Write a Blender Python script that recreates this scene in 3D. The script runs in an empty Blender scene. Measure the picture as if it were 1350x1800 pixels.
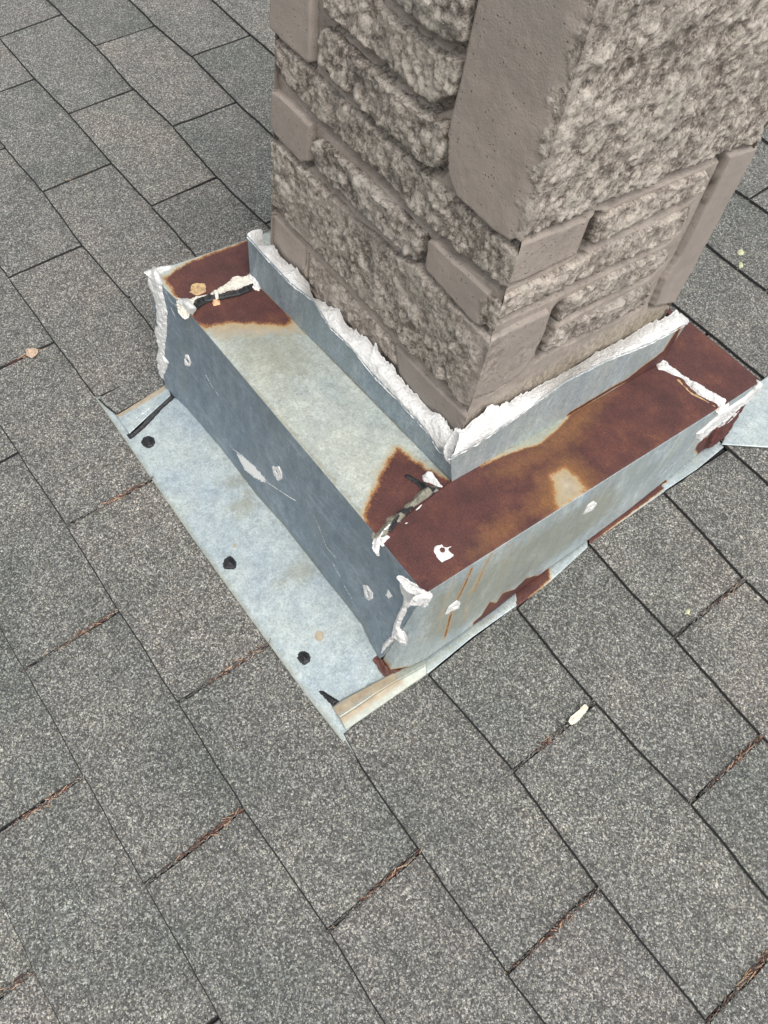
import bpy, math
import numpy as np

C = bpy.context.scene.collection
sc = bpy.context.scene

# ------------------------------------------------------------------ camera, sky, sun, exposure
CAM = np.array([1.23865, -0.62252, 0.85131])
R = np.array([[0.6038, 0.7873, 0.1244], [0.6974, -0.4463, -0.5607], [-0.3859, 0.4253, -0.8186]])
_u, _s, _v = np.linalg.svd(R); R = _u @ _v
F = 1457.0                       # focal length in photograph pixels (photograph 1350 x 1800)
import mathutils
cd = bpy.data.cameras.new('camera'); cam = bpy.data.objects.new('camera', cd); C.objects.link(cam)
cd.sensor_fit = 'HORIZONTAL'; cd.sensor_width = 36; cd.lens = F / 1350 * 36
cd.clip_start = 0.02; cd.clip_end = 500
M = np.eye(4); M[:3, 0] = R[0]; M[:3, 1] = -R[1]; M[:3, 2] = -R[2]; M[:3, 3] = CAM
cam.matrix_world = mathutils.Matrix(M.tolist())
sc.camera = cam

SUN_EL, SUN_AZ = 60.0, -16.0      # azimuth measured from +x towards +y
w = bpy.data.worlds.new('World'); sc.world = w; w.use_nodes = True
nt = w.node_tree; nt.nodes.clear()
out = nt.nodes.new('ShaderNodeOutputWorld'); bg = nt.nodes.new('ShaderNodeBackground')
sky = nt.nodes.new('ShaderNodeTexSky'); sky.sky_type = 'NISHITA'; sky.sun_disc = False
sky.sun_elevation = math.radians(SUN_EL); sky.sun_rotation = math.radians(90 - SUN_AZ)
sky.dust_density = 3.0; sky.air_density = 1.0
mixs = nt.nodes.new('ShaderNodeHueSaturation'); mixs.inputs['Saturation'].default_value = 0.16
nt.links.new(sky.outputs[0], mixs.inputs['Color']); nt.links.new(mixs.outputs[0], bg.inputs[0])
bg.inputs[1].default_value = 0.15
nt.links.new(bg.outputs[0], out.inputs[0])
sl = bpy.data.lights.new('sun', 'SUN'); sl.energy = 0.95; sl.angle = math.radians(32); sl.color = (1.0, 0.965, 0.92)
so = bpy.data.objects.new('sun', sl); C.objects.link(so)
el, az = math.radians(SUN_EL), math.radians(SUN_AZ)
sd_ = mathutils.Vector((math.cos(el) * math.cos(az), math.cos(el) * math.sin(az), math.sin(el)))
so.rotation_euler = sd_.to_track_quat('Z', 'Y').to_euler(); so.location = (4, 1, 6)
sc.view_settings.view_transform = 'Standard'; sc.view_settings.look = 'None'
sc.view_settings.gamma = 1; sc.view_settings.use_curve_mapping = False
sc.view_settings.exposure = 0.95

# ------------------------------------------------------------------ places
PITCH = 0.18479; TP = math.tan(PITCH); CP = math.cos(PITCH)
TABW, EXPO = 0.29247, 0.127
NR = np.array([0, -math.sin(PITCH), math.cos(PITCH)])       # roof normal
VR = np.array([0, CP, math.sin(PITCH)])                     # up-slope


def ray(px, py):
    return R.T @ np.array([(px - 675) / F, (py - 900) / F, 1.0])


class Plane:
    """a flat face in the place: origin, two in-plane axes, normal towards the open side"""
    def __init__(s, O, A, B, N=None):
        s.O = np.array(O, float); s.A = np.array(A, float) / np.linalg.norm(A)
        B = np.array(B, float); B = B - s.A * (B @ s.A); s.B = B / np.linalg.norm(B)
        s.N = np.cross(s.A, s.B)
        if N is not None and s.N @ np.array(N) < 0: s.N = -s.N

    def hit(s, px, py, h=0.0):
        r = ray(px, py); O = s.O + s.N * h
        return CAM + r * ((s.N @ (O - CAM)) / (s.N @ r))

    def hits(s, pts, h=0.0): return np.array([s.hit(x, y, h) for x, y in pts])

    def uv(s, P):
        d = np.asarray(P) - s.O
        return np.stack([d @ s.A, d @ s.B], -1)

    def at(s, q, h=0.0):
        q = np.asarray(q); h = np.broadcast_to(np.asarray(h, float), q.shape[:-1])
        return s.O + q[..., :1] * s.A + q[..., 1:2] * s.B + h[..., None] * s.N


ROOF = Plane((0, 0, 0), (1, 0, 0), VR, NR)
XF, YF = 0.903, -0.1624           # chimney corner (x of the side face, y of the front face)
XL, YB = 0.545, 0.155
FRONT = Plane((XF, YF, 0), (1, 0, 0), (0, 0, 1), (0, -1, 0))
SIDE = Plane((XF, YF, 0), (0, 1, 0), (0, 0, 1), (1, 0, 0))
U0, U1, V0, V1 = 0.5402, 0.923, -0.1824, 0.1612
TOP = Plane((0, 0, 0.1596), (1, 0, 0), (0, 1, 0.0387), (0, 0, 1))
UPF = Plane((U1, V0, 0), (1, 0, 0), (0, 0, 1), (0, -1, 0))
UPS = Plane((U1, V0, 0), (0, 1, 0), (0, 0, 1), (1, 0, 0))


# ------------------------------------------------------------------ noise and distance
def vnoise(P, seed=0):
    P = np.asarray(P, float); i = np.floor(P).astype(np.int64); f = P - i; f = f * f * (3 - 2 * f)
    def h(a, b, c):
        n = (a * 374761393 + b * 668265263 + c * 2147483647 + seed * 974634777) & 0xFFFFFFFF
        n = ((n ^ (n >> 13)) * 1274126177) & 0xFFFFFFFF
        n = ((n ^ (n >> 15)) * 2246822519) & 0xFFFFFFFF
        return ((n ^ (n >> 16)) & 0xFFFFFF) / 16777216.0
    x, y, z = i[..., 0], i[..., 1], i[..., 2]; fx, fy, fz = f[..., 0], f[..., 1], f[..., 2]
    l = lambda a, b, t: a + (b - a) * t
    return l(l(l(h(x, y, z), h(x + 1, y, z), fx), l(h(x, y + 1, z), h(x + 1, y + 1, z), fx), fy),
             l(l(h(x, y, z + 1), h(x + 1, y, z + 1), fx), l(h(x, y + 1, z + 1), h(x + 1, y + 1, z + 1), fx), fy), fz)


def fbm(P, size, octv=4, seed=0, gain=0.5):
    s = 0; a = 1; t = 0; P = np.asarray(P) / size
    for o in range(octv):
        s = s + a * vnoise(P, seed + o); t += a; a *= gain; P = P * 2.03 + 11.3
    return s / t


def sdist(q, poly):
    """signed distance of 2D points to a polygon, positive inside"""
    q = np.asarray(q, float).reshape(-1, 2); poly = np.asarray(poly, float)
    d = np.full(len(q), 1e9); ins = np.zeros(len(q), bool)
    for k in range(len(poly)):
        a, b = poly[k], poly[(k + 1) % len(poly)]; e = b - a; ee = e @ e
        if ee < 1e-14: continue
        t = np.clip(((q - a) @ e) / ee, 0, 1)
        d = np.minimum(d, np.hypot(*(q - a - t[:, None] * e).T))
        c = ((a[1] > q[:, 1]) != (b[1] > q[:, 1]))
        with np.errstate(divide='ignore', invalid='ignore'):
            xx = (b[0] - a[0]) * (q[:, 1] - a[1]) / (b[1] - a[1]) + a[0]
        ins ^= c & (q[:, 0] < xx)
    return np.where(ins, d, -d)


def ldist(q, line):
    q = np.asarray(q, float).reshape(-1, 2); d = np.full(len(q), 1e9)
    for a, b in zip(line[:-1], line[1:]):
        a = np.array(a); e = np.array(b) - a; t = np.clip(((q - a) @ e) / (e @ e), 0, 1)
        d = np.minimum(d, np.hypot(*(q - a - t[:, None] * e).T))
    return d


def smooth(t): t = np.clip(t, 0, 1); return t * t * (3 - 2 * t)


# ------------------------------------------------------------------ objects
def tag(o, label=None, cat=None, group=None, kind=None):
    if label: o['label'] = label
    if cat: o['category'] = cat
    if group: o['group'] = group
    if kind: o['kind'] = kind
    return o


def empty(name, loc, label=None, cat=None, kind=None):
    o = bpy.data.objects.new(name, None); C.objects.link(o); o.location = loc; o.empty_display_size = 0.05
    return tag(o, label, cat, None, kind)


def mesh(name, co, faces, mat, parent=None, attrs=None, shade=True):
    me = bpy.data.meshes.new(name); co = np.asarray(co, float)
    if isinstance(faces, np.ndarray):
        me.vertices.add(len(co)); me.vertices.foreach_set('co', co.ravel())
        me.loops.add(faces.size); me.loops.foreach_set('vertex_index', faces.ravel().astype(np.int32))
        me.polygons.add(len(faces)); me.polygons.foreach_set('loop_start', np.arange(0, faces.size, faces.shape[1], dtype=np.int32))
        me.polygons.foreach_set('loop_total', np.full(len(faces), faces.shape[1], np.int32))
        me.update(calc_edges=True); me.validate()
    else:
        me.from_pydata(co.tolist(), [], faces); me.update()
    if attrs:
        for k, v in attrs.items():
            a = me.attributes.new(k, 'FLOAT', 'POINT'); a.data.foreach_set('value', np.asarray(v, np.float32))
    if shade: me.polygons.foreach_set('use_smooth', np.ones(len(me.polygons), bool))
    for m in (mat if isinstance(mat, (list, tuple)) else [mat]): me.materials.append(m)
    o = bpy.data.objects.new(name, me); C.objects.link(o)
    if parent is not None:
        o.parent = parent; o.matrix_parent_inverse = parent.matrix_basis.inverted() if parent.type == 'EMPTY' and parent.parent is None else mathutils.Matrix.Identity(4)
    return o


def gridfaces(nx, ny, keep=None, flip=False):
    i, j = np.meshgrid(np.arange(nx - 1), np.arange(ny - 1), indexing='ij')
    a = (i * ny + j).ravel(); f = np.stack([a, a + ny, a + ny + 1, a + 1], 1)
    if keep is not None: f = f[keep[:-1, :-1].ravel() | keep[1:, 1:].ravel() | keep[1:, :-1].ravel() | keep[:-1, 1:].ravel()]
    return f[:, ::-1] if flip else f


def compact(co, f, attrs):
    used = np.unique(f); m = np.full(len(co), -1, np.int64); m[used] = np.arange(len(used))
    return co[used], m[f], {k: v[used] for k, v in attrs.items()}


# ------------------------------------------------------------------ materials
def newmat(name):
    m = bpy.data.materials.new(name); m.use_nodes = True; n = m.node_tree
    return m, n, n.nodes['Principled BSDF']


class NT:
    def __init__(s, n): s.n = n; s.tc = n.nodes.new('ShaderNodeTexCoord')
    def link(s, a, b): s.n.links.new(a, b)
    def val(s, x, sock):
        if hasattr(x, 'is_output'): s.link(x, sock)
        else: sock.default_value = x
    def noise(s, scale, detail=4, rough=0.55, vec=None, dist=0):
        t = s.n.nodes.new('ShaderNodeTexNoise'); t.inputs['Scale'].default_value = scale
        t.inputs['Detail'].default_value = detail; t.inputs['Roughness'].default_value = rough; t.inputs['Distortion'].default_value = dist
        s.link(vec or s.tc.outputs['Object'], t.inputs['Vector']); return t.outputs['Fac']
    def voro(s, scale, feat='F1', rnd=1.0, vec=None):
        t = s.n.nodes.new('ShaderNodeTexVoronoi'); t.feature = feat; t.inputs['Scale'].default_value = scale
        t.inputs['Randomness'].default_value = rnd; s.link(vec or s.tc.outputs['Object'], t.inputs['Vector']); return t
    def math(s, op, a, b=0.0, c=None, clamp=False):
        t = s.n.nodes.new('ShaderNodeMath'); t.operation = op; t.use_clamp = clamp
        s.val(a, t.inputs[0]); s.val(b, t.inputs[1])
        if c is not None: s.val(c, t.inputs[2])
        return t.outputs[0]
    def ramp(s, x, stops, interp='LINEAR'):
        t = s.n.nodes.new('ShaderNodeValToRGB'); t.color_ramp.interpolation = interp; e = t.color_ramp.elements
        while len(e) < len(stops): e.new(0.5)
        for k, (p, c) in enumerate(stops):
            e[k].position = p; e[k].color = (c, c, c, 1) if not hasattr(c, '__len__') else (*c, 1)
        s.link(x, t.inputs[0]); return t.outputs[0]
    def mix(s, f, a, b, mode='MIX'):
        t = s.n.nodes.new('ShaderNodeMix'); t.data_type = 'RGBA'; t.blend_type = mode; t.clamp_factor = True
        s.val(f, t.inputs[0])
        for x, k in ((a, 6), (b, 7)):
            if hasattr(x, 'is_output'): s.link(x, t.inputs[k])
            else: t.inputs[k].default_value = (*x, 1)
        return t.outputs[2]
    def attr(s, name):
        t = s.n.nodes.new('ShaderNodeAttribute'); t.attribute_name = name; return t.outputs['Fac']
    def bump(s, h, dist, strength=1.0, normal=None):
        t = s.n.nodes.new('ShaderNodeBump'); t.inputs['Distance'].default_value = dist; t.inputs['Strength'].default_value = strength
        s.link(h, t.inputs['Height'])
        if normal: s.link(normal, t.inputs['Normal'])
        return t.outputs[0]
    def mapping(s, scale):
        t = s.n.nodes.new('ShaderNodeMapping'); t.inputs['Scale'].default_value = scale; s.link(s.tc.outputs['Object'], t.inputs[0]); return t.outputs[0]
    def rand(s):
        t = s.n.nodes.new('ShaderNodeObjectInfo'); return t.outputs['Random']
    def sep(s, c):
        t = s.n.nodes.new('ShaderNodeSeparateColor'); s.link(c, t.inputs[0]); return t.outputs


def mat_shingle():
    m, n, b = newmat('shingle_granules'); k = NT(n)
    v = k.voro(760); r = k.sep(v.outputs['Color'])
    v2 = k.voro(480); r2 = k.sep(v2.outputs['Color'])
    big = k.noise(9, 4, .6); mid = k.noise(45, 3, .6); fine = k.noise(260, 2, .5)
    g = k.ramp(r[0], [(0, .018), (.32, .042), (.58, .095), (.78, .18), (.90, .32), (1, .54)])
    g2 = k.ramp(r2[1], [(0, .03), (.45, .07), (.75, .14), (.93, .28), (1, .5)])
    col = k.mix(.42, g, g2)
    # warm, cool and greenish granules among the greys
    tint = k.ramp(r[2], [(0, (1.10, 1.0, .86)), (.3, (1.01, 1, .97)), (.65, (.98, 1.0, .99)), (1, (.98, .98, 1.07))])
    col = k.mix(1.0, col, tint, 'MULTIPLY')
    tone = k.ramp(big, [(.28, (.74, .77, .72)), (.45, (.97, .98, .92)), (.55, (1.02, 1.0, .94)), (.72, (1.24, 1.2, 1.10))])
    col = k.mix(1.0, col, tone, 'MULTIPLY')
    tone2 = k.ramp(mid, [(.3, .86), (.7, 1.14)])
    col = k.mix(1.0, col, tone2, 'MULTIPLY')
    ob = k.ramp(k.rand(), [(0, (.80, .84, .80)), (.25, (1.02, .99, .97)), (.5, (.90, .93, .90)), (.75, (1.06, 1.03, 1.0)), (1, (1.18, 1.14, 1.08))])
    col = k.mix(1.0, col, ob, 'MULTIPLY')
    # grime near the worn slots: dark attribute carried by the mesh
    n.links.new(col, b.inputs['Base Color']); b.inputs['Roughness'].default_value = .74
    b.inputs['Specular IOR Level'].default_value = .55
    h = k.math('ADD', k.math('MULTIPLY', v.outputs['Distance'], -1.0), k.math('MULTIPLY', fine, .8))
    n.links.new(k.bump(h, .0011, .75), b.inputs['Normal'])
    return m


def simple(name, col, rough=.8, var=.25, scale=120, bumpd=0, metal=0, spec=.4):
    m, n, b = newmat(name); k = NT(n)
    f = k.noise(scale, 4, .6); c = np.array(col)
    cc = k.ramp(f, [(.3, tuple(c * (1 - var))), (.7, tuple(np.minimum(c * (1 + var), .95)))])
    n.links.new(cc, b.inputs['Base Color']); b.inputs['Roughness'].default_value = rough; b.inputs['Metallic'].default_value = metal
    b.inputs['Specular IOR Level'].default_value = spec
    if bumpd: n.links.new(k.bump(f, bumpd), b.inputs['Normal'])
    return m


def mat_brick():
    """taupe masonry paint over stone; attribute rough (0..1) says how broken the face is, cav how deep a point lies"""
    m, n, b = newmat('painted_stone'); k = NT(n)
    rough, cav = k.attr('rough'), k.attr('cav')
    f = k.noise(170, 5, .65); f2 = k.noise(38, 4, .6); f3 = k.noise(600, 3, .6)
    paint = k.ramp(f2, [(.3, (.245, .208, .182)), (.7, (.295, .252, .220))])
    paint = k.mix(k.ramp(k.noise(14, 3, .5), [(.42, 0), (.62, .55)]), paint, (.250, .222, .195))
    # dark pinholes in the smooth paint
    pv = k.voro(330); pr = k.sep(pv.outputs['Color'])
    pin = k.math('MULTIPLY', k.ramp(pv.outputs['Distance'], [(.12, 1.0), (.34, 0.0)]), k.ramp(pr[0], [(.88, 0.0), (.92, 1.0)]))
    sm = k.mix(k.math('MULTIPLY', pin, .55), paint, (.09, .075, .062))
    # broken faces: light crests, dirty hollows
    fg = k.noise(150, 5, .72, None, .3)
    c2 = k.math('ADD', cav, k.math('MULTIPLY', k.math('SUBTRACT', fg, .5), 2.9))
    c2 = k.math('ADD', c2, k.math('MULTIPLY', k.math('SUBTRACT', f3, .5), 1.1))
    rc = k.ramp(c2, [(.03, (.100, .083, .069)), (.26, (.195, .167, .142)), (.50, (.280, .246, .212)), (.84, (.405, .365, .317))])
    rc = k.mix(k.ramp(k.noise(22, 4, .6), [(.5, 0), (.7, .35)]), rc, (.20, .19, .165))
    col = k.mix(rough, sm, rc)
    col = k.mix(1.0, col, k.ramp(k.rand(), [(0, (.92, .92, .92)), (.5, (1, .99, .975)), (1, (1.07, 1.05, 1.04))]), 'MULTIPLY')
    warm = k.attr('bare')
    bare = k.ramp(f, [(.3, (.10, .08, .055)), (.5, (.21, .175, .13)), (.72, (.32, .28, .22))])
    col = k.mix(k.math('MULTIPLY', warm, k.ramp(f2, [(.3, .3), (.55, 1.0)])), col, bare)
    col = k.mix(k.math('MULTIPLY', k.attr('shade_dirt'), .85), col, (.060, .048, .038))  # deep side joints: shade and crevice dirt mixed into the stone colour
    n.links.new(col, b.inputs['Base Color']); b.inputs['Roughness'].default_value = .85; b.inputs['Specular IOR Level'].default_value = .3
    h = k.math('ADD', k.math('MULTIPLY', f, k.math('ADD', k.math('MULTIPLY', rough, 1.0), .22)), k.math('MULTIPLY', f3, .35))
    h = k.math('SUBTRACT', h, k.math('MULTIPLY', pin, .5))
    n.links.new(k.bump(h, .0022, .8), b.inputs['Normal'])
    return m


def mat_metal(name, c0, c1, streak=(1, 1, 1), metal=.35, rough=.5, streaky=None):
    """weathered galvanised sheet; rust, tan, olive and white are stain maps carried by the mesh (0.5 is the stain's edge)"""
    m, n, b = newmat(name); k = NT(n)
    vec = k.mapping(streak)
    sp = k.voro(240); spc = k.sep(sp.outputs['Color'])
    f = k.noise(60, 5, .65, vec); f2 = k.noise(16, 4, .6, vec); ff = k.noise(420, 4, .65); fm = k.noise(90, 5, .7)
    base = k.ramp(f, [(.28, c0), (.72, c1)])
    base = k.mix(1.0, base, k.ramp(spc[0], [(0, .90), (1, 1.10)]), 'MULTIPLY')
    base = k.mix(1.0, base, k.ramp(ff, [(.3, .76), (.7, 1.22)]), 'MULTIPLY')
    base = k.mix(1.0, base, k.ramp(f2, [(.3, (.86, .90, .95)), (.7, (1.12, 1.10, 1.04))]), 'MULTIPLY')
    if streaky:
        st = k.noise(30, 6, .75, k.mapping(streaky), .6)
        base = k.mix(k.ramp(st, [(.54, 0), (.70, .38)]), base, tuple(np.array(c1) * 1.75))
        base = k.mix(k.ramp(k.noise(11, 5, .65), [(.45, 0), (.65, .45)]), base, tuple((np.array(c0) + .02) * np.array([.95, .95, .85])))
    e = k.math('MULTIPLY', k.math('SUBTRACT', fm, .5), 1.0)
    e2 = k.math('MULTIPLY', k.math('SUBTRACT', ff, .5), .55)
    ol = k.math('ADD', k.attr('olive'), e); olm = k.ramp(ol, [(.35, 0), (.75, .75)])
    col = k.mix(k.math('MULTIPLY', olm, .7), base, (.235, .225, .150))
    tn = k.math('ADD', k.math('ADD', k.attr('tan'), e), e2); tm = k.ramp(tn, [(.35, 0), (.7, .85)])
    col = k.mix(tm, col, k.ramp(fm, [(.3, (.23, .155, .085)), (.7, (.38, .32, .22))]))
    r = k.math('ADD', k.math('ADD', k.attr('rust'), k.math('MULTIPLY', e, .6)), e2)
    halo = k.ramp(r, [(.12, 0), (.42, .75)])
    col = k.mix(halo, col, (.34, .26, .135))
    om = k.ramp(r, [(.40, 0), (.50, 1)])
    col = k.mix(om, col, k.ramp(ff, [(.3, (.19, .075, .026)), (.7, (.33, .165, .06))]))
    rm = k.ramp(r, [(.50, 0), (.66, 1)])
    deep = k.ramp(k.noise(28, 5, .7), [(.30, (.050, .020, .018)), (.5, (.074, .027, .023)), (.62, (.098, .036, .026)), (.76, (.135, .058, .030))])
    deep = k.mix(1.0, deep, k.ramp(k.noise(650, 3, .7), [(.3, .58), (.7, 1.45)]), 'MULTIPLY')
    deep = k.mix(k.ramp(k.math('ADD', k.attr('ochre'), e), [(.3, 0), (.9, .85)]), deep, k.ramp(ff, [(.3, (.12, .052, .022)), (.7, (.24, .115, .042))]))
    col = k.mix(rm, col, deep)
    wh = k.math('ADD', k.attr('white'), k.math('MULTIPLY', k.math('SUBTRACT', k.noise(300, 3, .7), .5), 1.3)); wm = k.ramp(wh, [(.47, 0), (.56, 1)])
    col = k.mix(wm, col, (.74, .73, .70))
    n.links.new(col, b.inputs['Base Color'])
    cover = k.math('MAXIMUM', k.math('MAXIMUM', halo, wm), tm)
    n.links.new(k.math('MULTIPLY', k.math('SUBTRACT', 1.0, cover), metal), b.inputs['Metallic'])
    n.links.new(k.math('ADD', k.math('MULTIPLY', rm, .22), k.math('ADD', k.math('MULTIPLY', ff, .2), rough - .1)), b.inputs['Roughness'])
    b.inputs['Specular IOR Level'].default_value = .4
    h = k.math('ADD', k.math('MULTIPLY', ff, .35), k.math('MULTIPLY', f2, 2.0))
    n.links.new(k.bump(h, .0009, .6), b.inputs['Normal'])
    return m


def mat_caulk(name, col, dirt=(.30, .24, .15), amt=.4):
    m, n, b = newmat(name); k = NT(n)
    f = k.noise(110, 5, .7, None, .4); g = k.noise(300, 4, .6)
    c = k.mix(k.ramp(f, [(.60, 0), (.80, amt)]), col, dirt)
    n.links.new(c, b.inputs['Base Color']); b.inputs['Roughness'].default_value = .45
    n.links.new(k.bump(k.math('ADD', f, k.math('MULTIPLY', g, .6)), .0038, .9), b.inputs['Normal'])
    return m


MS = mat_shingle()
M_ASPH = simple('asphalt_edge', (.018, .017, .017), .9, .4, 300, .0008)
M_BRICK = mat_brick()
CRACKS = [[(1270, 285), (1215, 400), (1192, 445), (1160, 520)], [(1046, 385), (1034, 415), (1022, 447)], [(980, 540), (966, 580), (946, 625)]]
M_LIGHT = mat_metal('galvanised_light', (.35, .375, .345), (.48, .505, .465))
M_APRON = mat_metal('galvanised_apron', (.30, .345, .355), (.42, .465, .465))
M_SLATE = mat_metal('galvanised_slate_shaded', (.140, .178, .215), (.245, .290, .335), (1.0, 1.0, .45), .25, .55, (.5, 2.0, 2.6))  # front wall: blue patina plus its weaker light, put into a darker colour
M_UP = mat_metal('galvanised_upstand_shaded', (.165, .205, .235), (.28, .325, .355), (.8, .8, .25), .25, .5, (2.6, 2.6, .5))  # front upstand: the darker blue of its shaded side put into the colour
M_SIDE = mat_metal('galvanised_side', (.27, .31, .32), (.40, .44, .45), (1.6, 1.6, .35), .3, .5, (2.4, 2.4, .6))
M_WHITE = mat_caulk('white_sealant', (.64, .63, .61))
M_WHITE2 = mat_caulk('dirty_white_sealant', (.66, .62, .53), (.22, .15, .08), .85)
M_TAR = simple('black_tar', (.012, .012, .013), .45, .4, 400, .0008)
M_GREYSEAL = simple('grey_sealant', (.17, .16, .125), .6, .5, 160, .001)
M_TAN = simple('tan_sealant', (.40, .27, .14), .7, .45, 260, .001)
M_PEACH = simple('peach_sealant', (.62, .35, .20), .6, .2, 260, .0006)

# ------------------------------------------------------------------ roof and its shingles
roof = mesh('roof', ROOF.at([(-6, -5), (9, -5), (9, 5), (-6, 5)], -.004), [[0, 1, 2, 3]], M_ASPH, None, shade=False)
tag(roof, kind='structure')
gl = empty('yard', (0, 0, 0)); bpy.data.objects.remove(gl)
M_GRASS = simple('grass_ground', (.06, .085, .03), .95, .5, 3)
ground = mesh('ground', [(-200, -200, -3.6), (200, -200, -3.6), (200, 200, -3.6), (-200, 200, -3.6)], [[0, 1, 2, 3]], M_GRASS, None, shade=False)
tag(ground, kind='structure')

# measured joints: (position along the course in tabs, course, x, y in the photograph)
GP = [(-1.5,0,107,23),(-1,0,168.5,81.5),(-1,1,272,43.7),(-.5,1,338,100),(-.5,2,439.6,60.4),(-1,-1,60.4,137),(-.5,-1,122,201),(-.5,0,234,155),
(0,0,305.5,223),(0,1,415,178),(-.5,-2,8,257),(0,-2,76.7,338),(0,-1,194.4,285),(.5,-1,268,363),(.5,0,379.6,310),(.5,-3,16.7,489),(.5,-2,143.7,429.6),
(1,-2,226.4,523.9),(1,-3,95,599.3),(1.5,-3,171.7,700.7),(2,-4,119,925),(2,-3,266.7,841.7),(1.5,-4,31.7,793),(2.5,-5,44.4,1176.7),(2.5,-4,209,1072),
(3,-4,314,1235),(3,-3,476,1129),(3,-5,148,1363),(3.5,-5,255.5,1555.5),(3.5,-4,429.6,1420),(4,-4,577.8,1635),(4,-3,738.9,1494.4),(3.5,-6,61,1705.5),
(4.5,-3,892.6,1709),(4.5,-2,1053.7,1559),(4,-2,903,1355),(4,-1,1044.4,1235),(5,-2,1242.6,1796),(4.5,-1,1213,1411),(4.5,0,1339,1294),(4,0,1185,1120),(4,1,1309,1018.5)]
GN = np.array([(g[0] * TABW, g[1] * EXPO) for g in GP])
GH = np.array([ROOF.uv(ROOF.hit(g[2], g[3], .003)) for g in GP])
GD = GH - GN


def joint(u, c):
    q = np.array([u * TABW, c * EXPO]); d2 = ((GN - q) ** 2).sum(1); i = int(np.argmin(d2))
    if d2[i] < 1e-8: return GH[i]
    wt = 1 / (d2 + .02) ** 2
    return q + (GD * wt[:, None]).sum(0) / wt.sum() * min(1.0, .25 / (math.sqrt(d2[i]) + .1))


rng = np.random.default_rng(7)


def tabheight(q, butt_line):
    """top surface height: thick butt edge raised, upper end tucked away under the next course"""
    a, b = butt_line; e = (b - a) / np.linalg.norm(b - a); d = np.cross(e, (q - a))
    return .0050 - .0046 * np.clip(d / EXPO, -.1, 1.15)


def shingle(poly, butt, jit=.0006, seed=0, lift=0.0, mat=None):
    """one tab: outline given counter-clockwise in roof coordinates; edges get broken into worn segments"""
    pts = []
    for k in range(len(poly)):
        a, b = np.array(poly[k]), np.array(poly[(k + 1) % len(poly)]); L = np.linalg.norm(b - a)
        n = max(1, int(L / .014))
        e = (b - a) / (L + 1e-9); nn = np.array([-e[1], e[0]])
        for t in range(n):
            p = a + (b - a) * t / n
            j = (vnoise(np.array([p[0] * 120, p[1] * 120, seed * 3.1])) - .5) * 2 * jit + (vnoise(np.array([p[0] * 25, p[1] * 25, seed])) - .5) * 2 * jit * 1.6
            pts.append(p + nn * j)
    pts = np.array(pts)
    h = np.array([tabheight(q, butt) for q in pts]) + lift
    n = len(pts)
    # small bevel ring so that the worn rim catches light
    cen = pts.mean(0); inn = pts + (cen - pts) * .0035
    dl = pts - np.roll(pts, 1, 0) + np.roll(pts, -1, 0) - pts; dl /= np.linalg.norm(dl, axis=1)[:, None] + 1e-9
    outp = pts + np.stack([dl[:, 1], -dl[:, 0]], 1) * .0016
    co = np.vstack([ROOF.at(inn, h), ROOF.at(pts, h - .0006), ROOF.at(outp, h - .0034)])
    f = [list(range(n))]
    for k in range(n):
        l = (k + 1) % n
        f.append([k, k + n, l + n, l]); f.append([k + n, k + 2 * n, l + 2 * n, l + n])
    o = mesh('shingle', co, f, [mat or MS, M_ASPH], roof, shade=False)
    mi = [0] + [0, 1] * n
    o.data.polygons.foreach_set('material_index', mi)
    return o


SLOT = .0022            # half the slot width
hidden = Plane.uv(ROOF, [(0, 0, 0)])
special = {(-3, 1.5), (-3, 2.5), (-3, 3.5), (-2, 3), (-1, 2.5), (-1, 3.5), (0, 3), (-2, 1), (-2, 2), (1, 3.5)}
count = 0
for c in range(-9, 12):
    off = .5 if c % 2 else 0.0
    for u in np.arange(-4, 8) + off:
        if (c, float(u)) in special: continue
        # shingles wholly under the chimney box are not there
        if -1 <= c <= 1 and 1.7 <= u and u + 1 <= 3.4: continue
        a, m_, b = joint(u, c), joint(u + .5, c), joint(u + 1, c)
        d, m2, e = joint(u + 1, c + 1), joint(u + .5, c + 1), joint(u, c + 1)
        ex = np.array([SLOT, 0]); up = np.array([0, .010])
        s = rng.uniform(-.0006, .0006)
        poly = [a + ex, m_, b - ex, d - ex + up, m2 + up, e + ex + up]
        shingle(poly, (a, b), seed=count); count += 1


def rp(pts, h=.003): return [ROOF.uv(ROOF.hit(x, y, h)) for x, y in pts]


UPV = np.array([0, .010])
def cut_tab(butt_px, upper_px, seed, lift=0.0):
    b_ = rp(butt_px); t_ = [q + UPV for q in rp(upper_px)]
    shingle(b_ + t_, (b_[0], b_[-1]), seed=seed, lift=lift)


# course left of the box: full tab whose upper end meets the box, then the brown scrap beside the apron
cut_tab([(228, 526), (253, 558), (280, 594), (330, 660)], [(430, 590), (360, 470), (318, 421), (270, 366)], 901)
cut_tab([(175, 704), (190, 717), (206, 729), (207, 730)], [(294, 680), (286, 664), (272, 648)], 902, .0035)
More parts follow.
